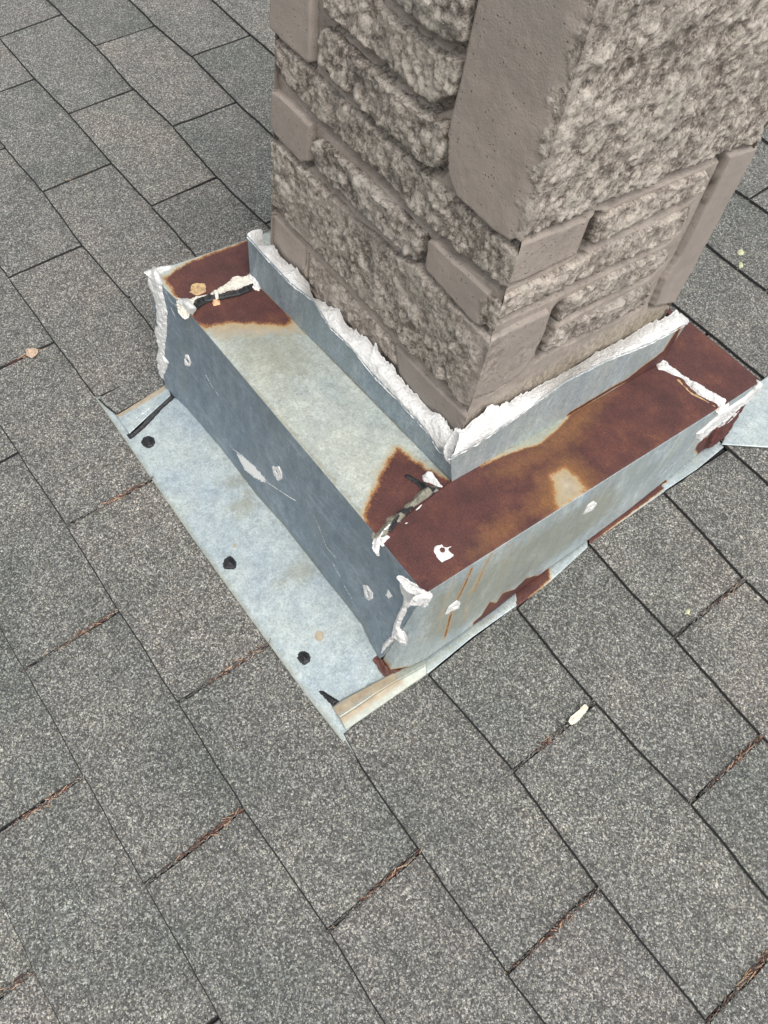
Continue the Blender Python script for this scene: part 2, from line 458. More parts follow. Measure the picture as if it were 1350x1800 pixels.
# tabs to the right of the box, trimmed along the step flashing
cut_tab([(604, 1290), (640, 1352), (690, 1425), (738, 1493), (815, 1602), (890, 1706)], [(1050, 1556), (975, 1455), (903, 1355), (825, 1262), (750, 1168)], 903)
cut_tab([(755, 1186), (825, 1264), (901, 1352)], [(1041, 1232), (975, 1150), (907, 1062)], 904)
cut_tab([(910, 1070), (975, 1150), (1044, 1233), (1130, 1325), (1210, 1408)], [(1336, 1291), (1262, 1208), (1185, 1120), (1110, 1035), (1035, 950)], 905)
cut_tab([(1037, 956), (1110, 1040), (1183, 1117)], [(1305, 1015), (1238, 938), (1168, 862)], 906)
cut_tab([(1168, 866), (1238, 940), (1308, 1017), (1378, 1085), (1450, 1165)], [(1550, 1080), (1470, 995), (1405, 915), (1350, 843), (1286, 786)], 907)
cut_tab([(1290, 786), (1350, 846), (1400, 900), (1440, 945)], [(1520, 850), (1440, 760), (1385, 700), (1342, 668)], 908)

# needles and grit caught in the slots
def debris(name, mats, lines, seed, n, wide, mat):
    r = np.random.default_rng(seed); co = []; fa = []
    for (a, b, t0, t1, dens) in lines:
        A, B = rp([a, b], .002); e = (B - A) / np.linalg.norm(B - A); nn = np.array([-e[1], e[0]]); L = np.linalg.norm(B - A)
        for _ in range(int(n * dens)):
            t = r.normal((t0 + t1) / 2, (t1 - t0) / 3.2); t = min(max(t, .01), .99)
            p = A + (B - A) * t + nn * r.normal(0, wide)
            ang = r.normal(0, .35); ln = r.uniform(.0015, .0065); wd = r.uniform(.00025, .00055)
            d = e * math.cos(ang) + nn * math.sin(ang); q = np.array([-d[1], d[0]])
            h0 = r.uniform(.0012, .0052); h1 = h0 + r.uniform(-.0012, .0012); k = len(co)
            for (s, w2, hh) in ((-1, -1, h0), (1, -1, h1), (1, 1, h1), (-1, 1, h0)):
                co.append(ROOF.at(p + d * ln * s + q * wd * w2, hh))
            for (s, w2, hh) in ((-1, 0, h0 + .0005), (1, 0, h1 + .0005)): co.append(ROOF.at(p + d * ln * s, hh))
            fa += [[k, k + 1, k + 5, k + 4], [k + 4, k + 5, k + 2, k + 3], [k, k + 4, k + 3], [k + 1, k + 2, k + 5]]
    o = mesh(name, co, fa, mat, None, shade=False); return o


M_NEEDLE = simple('dry_needles', (.095, .042, .032), .8, .6, 260)
M_STRAW = simple('pale_straw', (.42, .27, .17), .8, .5, 260)
LN = [((314,1235),(476,1129),.25,.9,1),((44,1177),(209,1072),.25,.95,1),((0,1470),(148,1363),.2,.9,1),((255,1555),(430,1420),.35,.98,1.3),((578,1635),(739,1494),.3,1,1.2),
      ((893,1709),(1054,1559),.1,.95,1.2),((1213,1411),(1339,1294),.35,1,1.2),((1243,1796),(1350,1678),.2,1.1,1.5),((0,1750),(61,1705),.2,.8,.7),((119,925),(267,842),.35,.85,1),
      ((0,649),(95,599),.15,.6,.4),((903,1355),(1044,1235),.3,.6,.35),((1185,1120),(1309,1018),.4,.9,.3),((76,338),(194,285),.3,.7,.12)]
tag(debris('needle_litter', None, LN, 3, 46, .0010, M_NEEDLE), 'reddish brown dry needles caught in the slots between shingles', 'debris', kind='stuff')
tag(debris('loose_granules', None, [(a_, b_, 0, 1.0, 1) for a_, b_, _x, _y, d_ in LN if a_[1] > 900], 9, 110, .0010, MS), 'loose grey granules lying in the slots between shingles', 'debris', kind='stuff')
tag(debris('straw_litter', None, LN, 5, 22, .0016, M_STRAW), 'pale straw bits and grit caught in the slots between shingles', 'debris', kind='stuff')

# ------------------------------------------------------------------ chimney
chim = empty('chimney', ((XF + XL) / 2, 0, 0), 'taupe painted split stone chimney standing in the metal flashing box', 'chimney')


def zclip(q, z=.735): q = np.array(q, float); q[:, 1] = np.minimum(q[:, 1], z); return q


def stone_noise(P, seed):
    W = P + (np.stack([fbm(P, .02, 2, seed + k) for k in (50, 51, 52)], -1) - .5) * .007
    big = fbm(W, .030, 2, seed) - .5
    mid = fbm(W, .012, 3, seed + 9, .5) - .5
    bil = np.abs(fbm(W, .014, 3, seed + 31, .5) - .5) * 2
    fine = fbm(P, .0042, 3, seed + 20, .6) - .5
    grit = vnoise(P / .0024, seed + 71) - .5
    hgt = big * .007 + mid * .0048 - (.35 - bil) * .0040 + fine * .0026
    col = .52 + mid * .9 + big * .5 + (bil - .3) * .35 + fine * .5
    return hgt, np.clip(col, 0, 1)


def brick(face, poly, rough=1.0, corner=None, res=.0017, proud=0.0, edge=.006, seed=0, roughfn=None, bare=None, name='brick', base=-.015, wob=None):
    """a stone in one chimney face as a relief that stands out of the mortar; corner: the chimney edge lies at in-plane coordinate 0"""
    poly = np.asarray(poly, float)
    if corner:
        q = poly.copy(); sgn = 1 if face is FRONT else -1
        q[np.abs(q[:, 0]) < .008, 0] = sgn * .03; pin = q
    else: pin = poly
    lo, hi = poly.min(0) - .003, poly.max(0) + .003
    if corner:
        if face is FRONT: hi[0] = 0
        else: lo[0] = 0
    nx = max(3, int((hi[0] - lo[0]) / res) + 1); ny = max(3, int((hi[1] - lo[1]) / res) + 1)
    X, Y = np.meshgrid(np.linspace(lo[0], hi[0], nx), np.linspace(lo[1], hi[1], ny), indexing='ij')
    q = np.stack([X.ravel(), Y.ravel()], 1); P = face.at(q)
    sd = sdist(q, pin)
    w_ = wob if wob is not None else (.0014 if rough > .5 else .0006)
    sdn = sd + (fbm(P, .018, 3, seed + 40) - .5) * 2 * w_ + 0
    rg = np.full(len(q), float(rough)) if roughfn is None else roughfn(q, P)
    dc = np.abs(q[:, 0]); near = 1 - smooth(dc / .022) if corner else np.zeros(len(q))
    rgeo = rg * (1 - near) + near * .45
    hn, cav = stone_noise(P + (0 if corner else np.array([.37, .53, .71]) * seed), 5)
    sm = (fbm(P, .03, 3, 77) - .5) * .0016 + (fbm(P, .004, 2, 78) - .5) * .0005
    disp = sm * (1 - rgeo) + hn * rgeo + (proud + .0005 * rgeo) * (1 - near)
    er = edge; sdn = sdn + .0012 - .0022 * rg - ((.0026 if face is SIDE else .0012) * rg if len(poly) > 5 else 0)
    t = smooth(sdn / er) ** .8
    h = base + (disp - base) * t
    keep = (sdn > -.0004).reshape(nx, ny)
    N = face.N
    oth = SIDE.N if face is FRONT else FRONT.N
    wN = near[:, None] * .5 * t[:, None]
    P2 = P + N * h[:, None] * (1 - wN * .0) + oth * (h * near)[:, None]
    jt = np.stack([fbm(P2, .0052, 2, 500 + k_, .6) for k_ in range(3)], -1) - .5
    P2 = P2 + jt * (.0042 * rg * np.clip(1 - near * 1.0, .15, 1))[:, None] * np.where(corner and near > .6, .3, 1.0)[..., None] if np.ndim(near) else P2
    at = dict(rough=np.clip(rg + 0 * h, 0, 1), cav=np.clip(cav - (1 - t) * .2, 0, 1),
              bare=(np.zeros(len(q)) if bare is None else bare(q, P)))
    shade_dirt = np.zeros(len(q))  # stone sides by the deep joints, painted darker as shade and dirt
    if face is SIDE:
        for ln in CRACKS: shade_dirt = np.maximum(shade_dirt, (1 - smooth((ldist(q, face.uv(face.hits(ln, -.006))) - .006) / .010)) * (1 - smooth((t - .60) / .38)))
    at['shade_dirt'] = shade_dirt
    flip = (np.cross(face.A, face.B) @ face.N) < 0
    co, f, at = compact(P2, gridfaces(nx, ny, keep, flip), at)
    return mesh(name, co, f, M_BRICK, chim, at)


def fp(pts, z=.735): return zclip(FRONT.uv(FRONT.hits(pts)), z)
def sp(pts, z=.735): return zclip(SIDE.uv(SIDE.hits(pts)), z)


# mortar bed behind the stones (both seen faces), proud and bare near the base
POLYS = {'f': [], 's': []}


def mortar(face, lo, hi, seed, cracks, polys=()):
    res = .0019; nx = int((hi[0] - lo[0]) / res) + 1; ny = int((hi[1] - lo[1]) / res) + 1
    X, Y = np.meshgrid(np.linspace(lo[0], hi[0], nx), np.linspace(lo[1], hi[1], ny), indexing='ij')
    q = np.stack([X.ravel(), Y.ravel()], 1); P = face.at(q)
    low = 1 - smooth((q[:, 1] - .225) / .03) if face is SIDE else 1 - smooth((q[:, 1] - .20) / .02)
    if face is SIDE: low = 1 - smooth((q[:, 1] - .205 - q[:, 0] * .10) / .035)
    n = fbm(P, .02, 4, seed) - .5
    h = (-.0050 + .0030 * low) if face is SIDE else (-.0062 + .0038 * low) + n * (.003 + .007 * low)
    shade_dirt = np.zeros(len(q))
    for pl_ in polys:       # the joint is left open right below each stone
        g_ = smooth((sdist(q, pl_ - np.array([0, 0.0075 if face is SIDE else .0064])) + (fbm(P, .012, 2, 91) - .5) * .003) / .0022)
        h = h - .012 * g_ * (1 - low * .6)
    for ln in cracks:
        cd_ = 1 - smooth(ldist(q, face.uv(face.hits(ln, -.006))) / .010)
        h = h - .013 * cd_; shade_dirt = np.maximum(shade_dirt, cd_)  # mortar in the deep joints gets the same painted shade and dirt
    near = (1 - smooth(np.abs(q[:, 0]) / .018))
    oth = SIDE.N if face is FRONT else FRONT.N
    P2 = P + face.N * h[:, None] + oth * h[:, None] * near[:, None]
    at = dict(rough=np.clip(low * .9 + .25, 0, 1), cav=np.clip(.45 + n * 1.5, 0, 1), bare=low, shade_dirt=shade_dirt)
    flip = (np.cross(face.A, face.B) @ face.N) < 0
    return mesh('mortar', P2, gridfaces(nx, ny, None, flip), M_BRICK, chim, at)


# --- front (down-slope) face
B = [
 # outline, rough, corner, proud
 ([(446,-400),(556,-400),(550,0),(548,111),(541,113),(500,75),(474,48),(450,42)], 0, 0, .002),
 ([(560,-400),(667,-400),(667,0),(770,80),(820,98),(806,178),(759,193),(660,110),(576,33),(560,10)], 1, 0, .001),
 ([(685,-300),(842,-300),(842,0),(824,89),(790,82),(735,42),(685,0)], 1, 0, .007),
 ([(561,41),(578,43),(665,120),(761,200),(796,206),(790,281),(770,304),(744,296),(650,212),(556,115)], 1, 0, .004),
 ([(452,48),(467,44),(548,121),(660,222),(768,318),(800,338),(850,390),(908,432),(884,511),(868,503),(800,450),(748,402),(659,315),(548,207),(500,150),(455,93)], 1, 1, 0),
 ([(444,135),(456,135),(500,172),(548,218),(544,285),(531,287),(485,238),(446,193)], 0, 0, .002),
 ([(548,237),(561,237),(650,318),(744,404),(750,415),(737,467),(726,465),(640,385),(548,296)], 1, 0, .003),
 ([(450,216),(480,240),(530,288),(620,379),(690,434),(741,474),(800,535),(854,588),(856,605),(818,706),(808,712),(740,645),(607,500),(530,420),(474,363),(450,345)], 1, 1, .001),
 ([(750,420),(762,424),(800,462),(866,520),(879,526),(861,577),(850,582),(841,581),(790,524),(744,472)], 0, 1, .000),
 ([(453,360),(474,374),(532,436),(530,470),(540,520),(470,460),(440,440)], 0, 0, -.003),
 ([(534,438),(607,512),(688,602),(700,640),(705,690),(620,600),(535,520)], .8, 0, -.003),
 ([(690,604),(740,658),(800,716),(817,722),(806,800),(790,800),(745,745),(700,690)], 0, 1, -.002),
 ([(844,-400),(1160,-300),(1055,0),(985,217),(922,410),(905,424),(870,405),(805,345),(789,305),(790,232),(815,120),(842,0)], 0, 1, .003),
]
for k, (pts, rg, cn, pr) in enumerate(B):
    q = fp(pts)
    if cn: q[:, 0] = np.where(q[:, 0] > -.010, 0.0, q[:, 0])
    q[:, 0] = np.maximum(q[:, 0], XL - XF - .004 + (.002 * (k % 3)))
    fn = None
    if k in (8,):     # the smooth stone breaks open at its end by the corner
        fn = lambda q, P: smooth((q[:, 0] + .022 + (fbm(P, .01, 2, 3) - .5) * .02) / .008)
    if k == 12:       # the big smooth block
        fn = lambda q, P: .95 * smooth((q[:, 0] + .010 + (fbm(P, .014, 4, 4) - .5) * .034) / .004)
    if k == 7:
        fn = lambda q, P: 1 - .55 * smooth((fbm(P, .06, 2, 8) - .5) / .2)
    POLYS['f'].append(q)
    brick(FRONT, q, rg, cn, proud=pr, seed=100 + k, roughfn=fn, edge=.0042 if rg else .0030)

# --- side face
S = [
 ([(1160,-300),(1600,-300),(1480,0),(1360,242),(1256,285),(1150,327),(1040,376),(942,421),(922,410),(985,217),(1055,0)], 1, 1, .001, None),
 ([(906,432),(960,410),(1036,383),(1028,415),(1014,450),(950,481),(884,510)], 0, 1, 0, None),
 ([(1050,379),(1150,337),(1252,294),(1257,307),(1240,335),(1220,354),(1120,402),(1036,442),(1042,410)], .9, 0, -.001, None),
 ([(879,525),(940,494),(1013,458),(1120,407),(1224,359),(1218,380),(1206,402),(1183,424),(1080,474),(972,526),(861,577)], .9, 1, -.001, None),
 ([(856,602),(910,573),(970,545),(961,578),(941,626),(911,664),(870,690),(818,708)], 0, 1, 0, None),
 ([(987,531),(1080,481),(1180,433),(1182,454),(1154,485),(1070,526),(974,577)], .9, 0, 0, None),
 ([(974,584),(1060,541),(1152,494),(1150,515),(1133,541),(1040,586),(948,630),(955,605)], .9, 0, .001, None),
 ([(1282,272),(1362,244),(1360,290),(1300,400),(1222,505),(1205,520),(1147,538),(1168,490),(1197,443),(1240,360)], .05, 0, .002, None),
]
for k, (pts, rg, cn, pr, _) in enumerate(S):
    q = sp(pts)
    if cn: q[:, 0] = np.where(q[:, 0] < .010, 0.0, q[:, 0])
    q[:, 0] = np.minimum(q[:, 0], YB - YF)
    fn = None
    if k == 0: fn = lambda q, P: np.clip(.35 + smooth((q[:, 0] + (fbm(P, .02, 3, 4) - .5) * .02) / .01), 0, 1)
    if k == 4: fn = lambda q, P: .10 + .3 * smooth((fbm(P, .03, 2, 6) - .55) / .1)
    if k == 1: fn = lambda q, P: .12 + 0 * q[:, 0]
    POLYS['s'].append(q)
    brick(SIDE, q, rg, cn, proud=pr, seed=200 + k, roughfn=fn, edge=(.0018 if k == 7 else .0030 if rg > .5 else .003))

mortar(FRONT, (XL - XF, .12), (0, 1.06), 31, [], POLYS['f'])
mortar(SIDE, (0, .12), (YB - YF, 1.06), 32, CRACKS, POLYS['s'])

# courses above the picture, and the two faces turned away
for i, z in enumerate((.745, .900)):
    for (a, b, cn) in (((XL - XF, -.19, 0), (-.18, 0, 1)) if i % 2 else ((XL - XF, -.10, 0), (-.09, 0, 1))):
        brick(FRONT, [(a, z), (b, z), (b, z + .142), (a, z + .142)], (i + cn) % 2, cn, res=.004, seed=300 + i)
    for (a, b, cn) in (((0, .15, 1), (.16, YB - YF, 0)) if i % 2 else ((0, .22, 1), (.23, YB - YF, 0))):
        brick(SIDE, [(a, z), (b, z), (b, z + .142), (a, z + .142)], (i + cn) % 2, cn, res=.004, seed=310 + i)
LEFT = Plane((XL, YB, 0), (0, -1, 0), (0, 0, 1), (-1, 0, 0)); BACK = Plane((XL, YB, 0), (1, 0, 0), (0, 0, 1), (0, 1, 0))
for fc, Lw in ((LEFT, YB - YF), (BACK, XF - XL)):
    for i in range(8):
        z = .13 + i * .115; sp_ = Lw * (.42 if i % 2 else .62)
        for a, b in ((.002, sp_ - .005), (sp_ + .005, Lw - .002)):
            brick(fc, [(a, z), (b, z), (b, z + .105), (a, z + .105)], i % 2, 0, res=.005, seed=400 + i, base=-.006, proud=-.002)
def boxmesh(name, lo, hi, mat, parent):
    x0, y0, z0 = lo; x1, y1, z1 = hi
    co = [(x0,y0,z0),(x1,y0,z0),(x1,y1,z0),(x0,y1,z0),(x0,y0,z1),(x1,y0,z1),(x1,y1,z1),(x0,y1,z1)]
    return mesh(name, co, [[0,3,2,1],[4,5,6,7],[0,1,5,4],[1,2,6,5],[2,3,7,6],[3,0,4,7]], mat, parent, shade=False)
M_CORE = simple('mortar_core', (.24, .21, .18), .9, .2, 80, .002)
boxmesh('mortar_core', (XL + .006, YF + .030, -.05), (XF - .030, YB - .006, 1.06), M_CORE, chim)

# ------------------------------------------------------------------ flashing
PA = Plane(ROOF.O + NR * .004, ROOF.A, ROOF.B, NR)
flash = empty('chimney_flashing', (.73, 0, 0), 'rusty galvanised metal flashing box around the stone chimney, smeared with white sealant', 'flashing')


def resample(P, n):
    P = np.asarray(P, float); d = np.r_[0, np.cumsum(np.linalg.norm(np.diff(P, axis=0), axis=1))]; t = np.linspace(0, d[-1], n)
    return np.stack([np.interp(t, d, P[:, k]) for k in range(3)], 1)


from mathutils.bvhtree import BVHTree
_cv = mathutils.Vector(CAM.tolist())


def surf_hits(plane, bvh, pts, lift=0.0):
    """where the photograph's points meet a bent sheet"""
    res = []
    for x, y in pts:
        d = ray(x, y); loc = bvh.ray_cast(_cv, mathutils.Vector(d.tolist()).normalized())[0] if bvh else None
        res.append(np.array(loc) if loc is not None else plane.hit(x, y, lift))
    return np.array(res)


def masks(plane, P, defs, bvh=None):
    """defs: (kind, outline in photograph pixels, feather in m) laid on the sheet's own plane"""
    q = plane.uv(P); at = {k: np.zeros(len(P)) for k in ('rust', 'tan', 'olive', 'white', 'ochre')}
    for kind, pts, fe in defs:
        poly = plane.uv(surf_hits(plane, bvh, pts))
        if kind.startswith('-'):
            kk = kind[1:]; at[kk] = np.minimum(at[kk], 1 - np.clip(.5 + sdist(q, poly) / fe, 0, 1)); continue
        if kind.startswith('line_'):
            kk = kind[5:]; wd, fe2 = fe; v = np.clip(.5 + (wd - ldist(q, poly)) / fe2, 0, 1)
        else: kk = kind; v = np.clip(.5 + sdist(q, poly) / (fe * (1.9 if kk == 'rust' else 1)), 0, 1)
        at[kk] = np.maximum(at[kk], v)
    return at


def sheet(name, A, B, plane, mat, defs=(), res=.0016, wavy=.0008, bulge=0.0, seed=0, parent=None, thick=.0008, label=None, ripple=.0):
    A, B = np.asarray(A, float), np.asarray(B, float)
    LA = np.linalg.norm(np.diff(A, axis=0), axis=1).sum(); W = np.linalg.norm(A[0] - B[0]) / 2 + np.linalg.norm(A[-1] - B[-1]) / 2
    n, m_ = max(3, int(LA / res)), max(3, int(W / res))
    a, b = resample(A, n), resample(B, n); t = np.linspace(0, 1, m_)
    P = a[:, None] * (1 - t)[None, :, None] + b[:, None] * t[None, :, None]
    P = P.reshape(-1, 3); tt = np.tile(t, n)
    rm_ = np.clip(4.5 * tt * (1 - tt), 0, 1) * np.repeat(np.clip(np.minimum(np.linspace(0, 1, n), np.linspace(1, 0, n)) * 8, 0, 1), m_)
    off = (fbm(P, .07, 3, seed) - .5) * 2 * wavy * rm_ + bulge * np.sin(np.pi * tt)
    if ripple: off = off + rm_ * (fbm(P, .018, 2, seed + 5) - .5) * ripple
    P = P + plane.N * off[:, None]
    f = gridfaces(n, m_)
    bvh = BVHTree.FromPolygons(P.tolist(), f.tolist()) if defs or name in ('front_wall', 'side_wall', 'apron') else None
    if bvh: plane.bvhs = getattr(plane, 'bvhs', []) + [bvh]
    at = masks(plane, P, defs, bvh)
    v = P[f[0]]; nn = np.cross(v[1] - v[0], v[2] - v[0])
    if nn @ plane.N < 0: f = f[:, ::-1]
    o = mesh(name, P, f, mat, parent or flash, at)
    if thick:
        md = o.modifiers.new('thick', 'SOLIDIFY'); md.thickness = thick; md.offset = -1
    if label: o['label'] = label
    return o


def patch(name, plane, pts, mat, h=.003, er=.0035, res=.0008, wob=.0015, parent=None, lift=0.0, hole=None, seed=0, lump=.5, label=None, raw=False):
    """a dab or bead lying on a face: outline in photograph pixels, thick in the middle, thinning into the face"""
    bv = getattr(plane, 'bvhs', [None])[0] if plane in (WF, WS, PA) else None
    poly = np.asarray(pts, float) if raw else plane.uv(surf_hits(plane, bv, pts, lift))
    lo, hi = poly.min(0) - .003, poly.max(0) + .003
    nx, ny = [max(4, int((hi[i] - lo[i]) / res) + 1) for i in (0, 1)]
    X, Y = np.meshgrid(np.linspace(lo[0], hi[0], nx), np.linspace(lo[1], hi[1], ny), indexing='ij')
    q = np.stack([X.ravel(), Y.ravel()], 1); P = plane.at(q, lift)
    sd = sdist(q, poly) + (fbm(P, .006, 3, seed + 1) - .5) * 2.7 * wob
    if hole is not None:
        for hx, hy, hr in hole:
            c = plane.uv(surf_hits(plane, bv, [(hx, hy)], lift))[0]; sd = np.minimum(sd, np.hypot(*(q - c).T) - hr)
    t = smooth(sd / er * .5 + .25)
    z = h * t * (1 + lump * (fbm(P, .008, 3, seed + 2) - .5) * 2 + .55 * (fbm(P * np.array([1, 1, .6]), .0034, 2, seed + 8) - .5)) - (h * .16 + .0006)
    keep = (sd > -er * .9).reshape(nx, ny)
    if bv:      # follow the bends of the sheet
        N_ = mathutils.Vector(plane.N.tolist()); o_ = np.full(len(P), np.nan)
        for i in np.nonzero(sd > -er * 2)[0]:
            l_ = bv.ray_cast(mathutils.Vector((P[i] + plane.N * .03).tolist()), -N_, .07)[0]
            if l_ is not None: o_[i] = (np.array(l_) - P[i]) @ plane.N
        if np.isfinite(o_).any(): z = z + np.where(np.isfinite(o_), o_, np.nanmedian(o_)) + min(lift, .0015)
    co = P + plane.N * z[:, None]
    flip = (np.cross(plane.A, plane.B) @ plane.N) < 0
    co, f, _ = compact(co, gridfaces(nx, ny, keep, flip), {})
    o = mesh(name, co, f, mat, parent or flash)
    if label: o['label'] = label
    return o


O1, O2, O3 = TOP.hits([(262, 480), (747, 1044), (1335, 673)])
I1, I2, I3 = TOP.hits([(440, 488), (793, 846), (1160, 640)])
S1, S2, S3 = TOP.hits([(325, 541), (665, 945), (1270, 715)])
W_, D_ = np.array([1, 0, 0]), np.array([0, 1, .0387])
OL = TOP.hit(450, 415.5); O4 = O1 + (OL - O1) * (O3[1] - O1[1]) / (OL[1] - O1[1]); I4 = np.array([I1[0], I3[1], TOP.O[2] + .0387 * I3[1]])
# feet of the outer walls on the roof
A1, A2 = ROOF.hits([(291, 684), (667, 1160)], .004)
A2s = ROOF.hit(684, 1182, .006); A3 = ROOF.hit(1252, 786, .006)
WF = Plane(O1, O2 - O1, O1 - A1, (0, -1, .1)); WS = Plane(O2, O3 - O2, O2 - A2s, (1, 0, .1))
LIFT = TOP.N * .0012

rustL = ('rust', [(255, 498), (300, 473), (345, 452), (432, 424), (450, 410), (470, 500), (325, 545), (300, 520)], .010)
# pieces of the box top
sheet('corner_pan', [O1, S1], [TOP.hit(450, 415.5), TOP.hit(462, 484)], TOP, M_LIGHT,
      [('rust', [(290, 489), (312, 473), (340, 458), (430, 424), (470, 400), (490, 510), (450, 530), (335, 570)], .009),
       ('tan', [(330, 520), (338, 500), (362, 497), (370, 512), (395, 500), (405, 488), (430, 490), (345, 532)], .006)], seed=1, label='rusty corner piece')
sheet('front_pan', [S1 + LIFT * .3, S2 + LIFT * .3], [I1 + LIFT, I2 + LIFT], TOP, M_LIGHT,
      [('rust', [(300, 520), (440, 470), (480, 480), (512, 566), (504, 572), (446, 569), (405, 566), (363, 575), (348, 571)], .012),
       ('rust', [(698, 787), (750, 825), (800, 850), (860, 880), (661, 1000), (640, 945), (643, 895), (659, 859), (672, 828), (690, 800)], .011),
       ('line_tan', [(445, 492), (560, 600), (680, 722), (790, 842)], (.0012, .008)),
       ('olive', [(345, 560), (520, 570), (560, 640), (500, 680), (420, 650)], .12),
       ('line_olive', [(345, 570), (500, 745), (665, 940)], (.003, .012)),
       ('tan', [(345, 556), (515, 556), (528, 584), (372, 592)], .045),
       ], seed=2, wavy=.0022, label='pale zinc front pan with rust at both ends')
sheet('side_pan', [O2 + LIFT * .6, TOP.hit(1272, 712) + LIFT * 2], [S2 + LIFT * .9, I2 + LIFT * 2, I3 + LIFT * 2], TOP, M_LIGHT,
      [('rust', [(600, 930), (770, 840), (800, 800), (1170, 600), (1300, 710), (760, 1080)], .012),
       ('-rust', [(845, 820), (930, 755), (1040, 697), (1040, 706), (1005, 726), (980, 756), (950, 780), (898, 796)], .010),
       ('-rust', [(970, 836), (994, 822), (1016, 841), (1031, 858), (1024, 873), (990, 895), (979, 894)], .028),
       ('ochre', [(930, 900), (940, 840), (990, 790), (1050, 830), (1060, 880), (990, 925)], .05), ('ochre', [(860, 830), (960, 770), (1040, 690), (1075, 690), (1010, 780), (900, 840)], .05), ('ochre', [(850, 930), (930, 890), (900, 940), (830, 980)], .05),
       ('tan', [(962, 830), (994, 812), (1024, 841), (1040, 862), (1024, 882), (990, 903), (972, 894)], .02),
       ('olive', [(845, 820), (930, 755), (1040, 695), (1045, 706), (1010, 735), (985, 765), (955, 786), (900, 796)], .02)], seed=3, wavy=.0022, label='deep red rusty pan with a pale worn patch')
sheet('back_pan', [TOP.hit(1270, 716) + LIFT * 3, O3 + LIFT * 3], [I3 + LIFT * 3 + D_ * .0, TOP.hit(1206, 566) + LIFT * 3], TOP, M_LIGHT,
      [('rust', [(1100, 600), (1200, 500), (1400, 660), (1290, 780)], .01)], seed=5, wavy=.001, label='rusty back corner pan')
sheet('back_pan', [TOP.hit(1206, 566), TOP.hit(1335, 673)], [I4 + D_ * 0, O4], TOP, M_LIGHT, [('rust', [(1100, 600), (1200, 500), (1400, 660), (1290, 780)], .01)], seed=6, res=.006)
sheet('left_pan', [TOP.hit(450, 415), TOP.hit(462, 484)], [O4, I4], TOP, M_LIGHT, [], seed=6, res=.006)
# upstands against the chimney
Z = np.array([0, 0, 1.0]); HU = .060
IU1 = UPF.hit(440, 490); IU2 = np.array([U1, V0, 0]); IU2[2] = TOP.O[2] + .0387 * V0; IU1[2] = IU2[2]
K2 = TOP.hit(795, 848) ; K1 = TOP.hit(440, 490); K3 = TOP.hit(1160, 640)
UF = Plane(K2, K2 - K1, Z, (0, -1, 0)); US = Plane(K2, K3 - K2, Z, (1, 0, 0))
lowF = UF.hits([(433, 415), (455, 441), (507, 496), (548, 528), (578, 574), (618, 612), (655, 659), (696, 700), (748, 757), (770, 789), (801, 806)], .0012)
lowS = US.hits([(793, 806), (850, 774), (898, 742), (998, 671), (1072, 633), (1146, 603), (1207, 572)], .0008)
cr = [K1, K1 * .5 + K2 * .5 + np.array([0, .001, 0]), K2]
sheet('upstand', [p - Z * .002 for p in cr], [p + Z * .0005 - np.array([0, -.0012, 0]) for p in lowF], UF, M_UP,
      [('line_tan', [(440, 490), (560, 606), (680, 728), (793, 847)], (.0006, .005)), ('line_rust', [(740, 812), (770, 835), (793, 850)], (.0010, .006)),
       ('line_rust', [(446, 497), (480, 530), (505, 556)], (.0012, .006)), ('line_white', [(433, 415), (455, 441), (507, 496), (548, 528), (578, 574), (618, 612), (655, 659), (696, 700), (748, 757), (798, 803)], (-.0002, .010))], seed=11, wavy=.0012, label='blue grey metal upstand on the front')
cs = [K2, K2 * .5 + K3 * .5, K3]
sheet('upstand', [p - Z * .002 for p in cs], [p + Z * .0005 - np.array([.0012, 0, 0]) for p in lowS], US, M_SIDE,
      [('line_rust', [(793, 850), (860, 810), (900, 786)], (.0006, .006)), ('line_rust', [(1000, 728), (1080, 680), (1130, 655), (1160, 640)], (.0030, .006)),
       ('rust', [(1100, 668), (1135, 640), (1165, 618), (1190, 580), (1200, 570), (1170, 640)], .006), ('line_olive', [(850, 816), (1000, 735)], (.002, .006)), ('line_white', [(798, 803), (850, 774), (898, 742), (998, 671), (1072, 633), (1146, 603), (1207, 572)], (-.0002, .010))], seed=12, wavy=.0012, label='pale metal upstand on the side with a rusty foot')
# small folded tab on the upstand's corner
patch('folded_tab', UF, [(770, 786), (776, 784), (800, 806), (800, 818), (790, 812)], M_SIDE, .0016, .0012, wob=.0003, lift=.001)
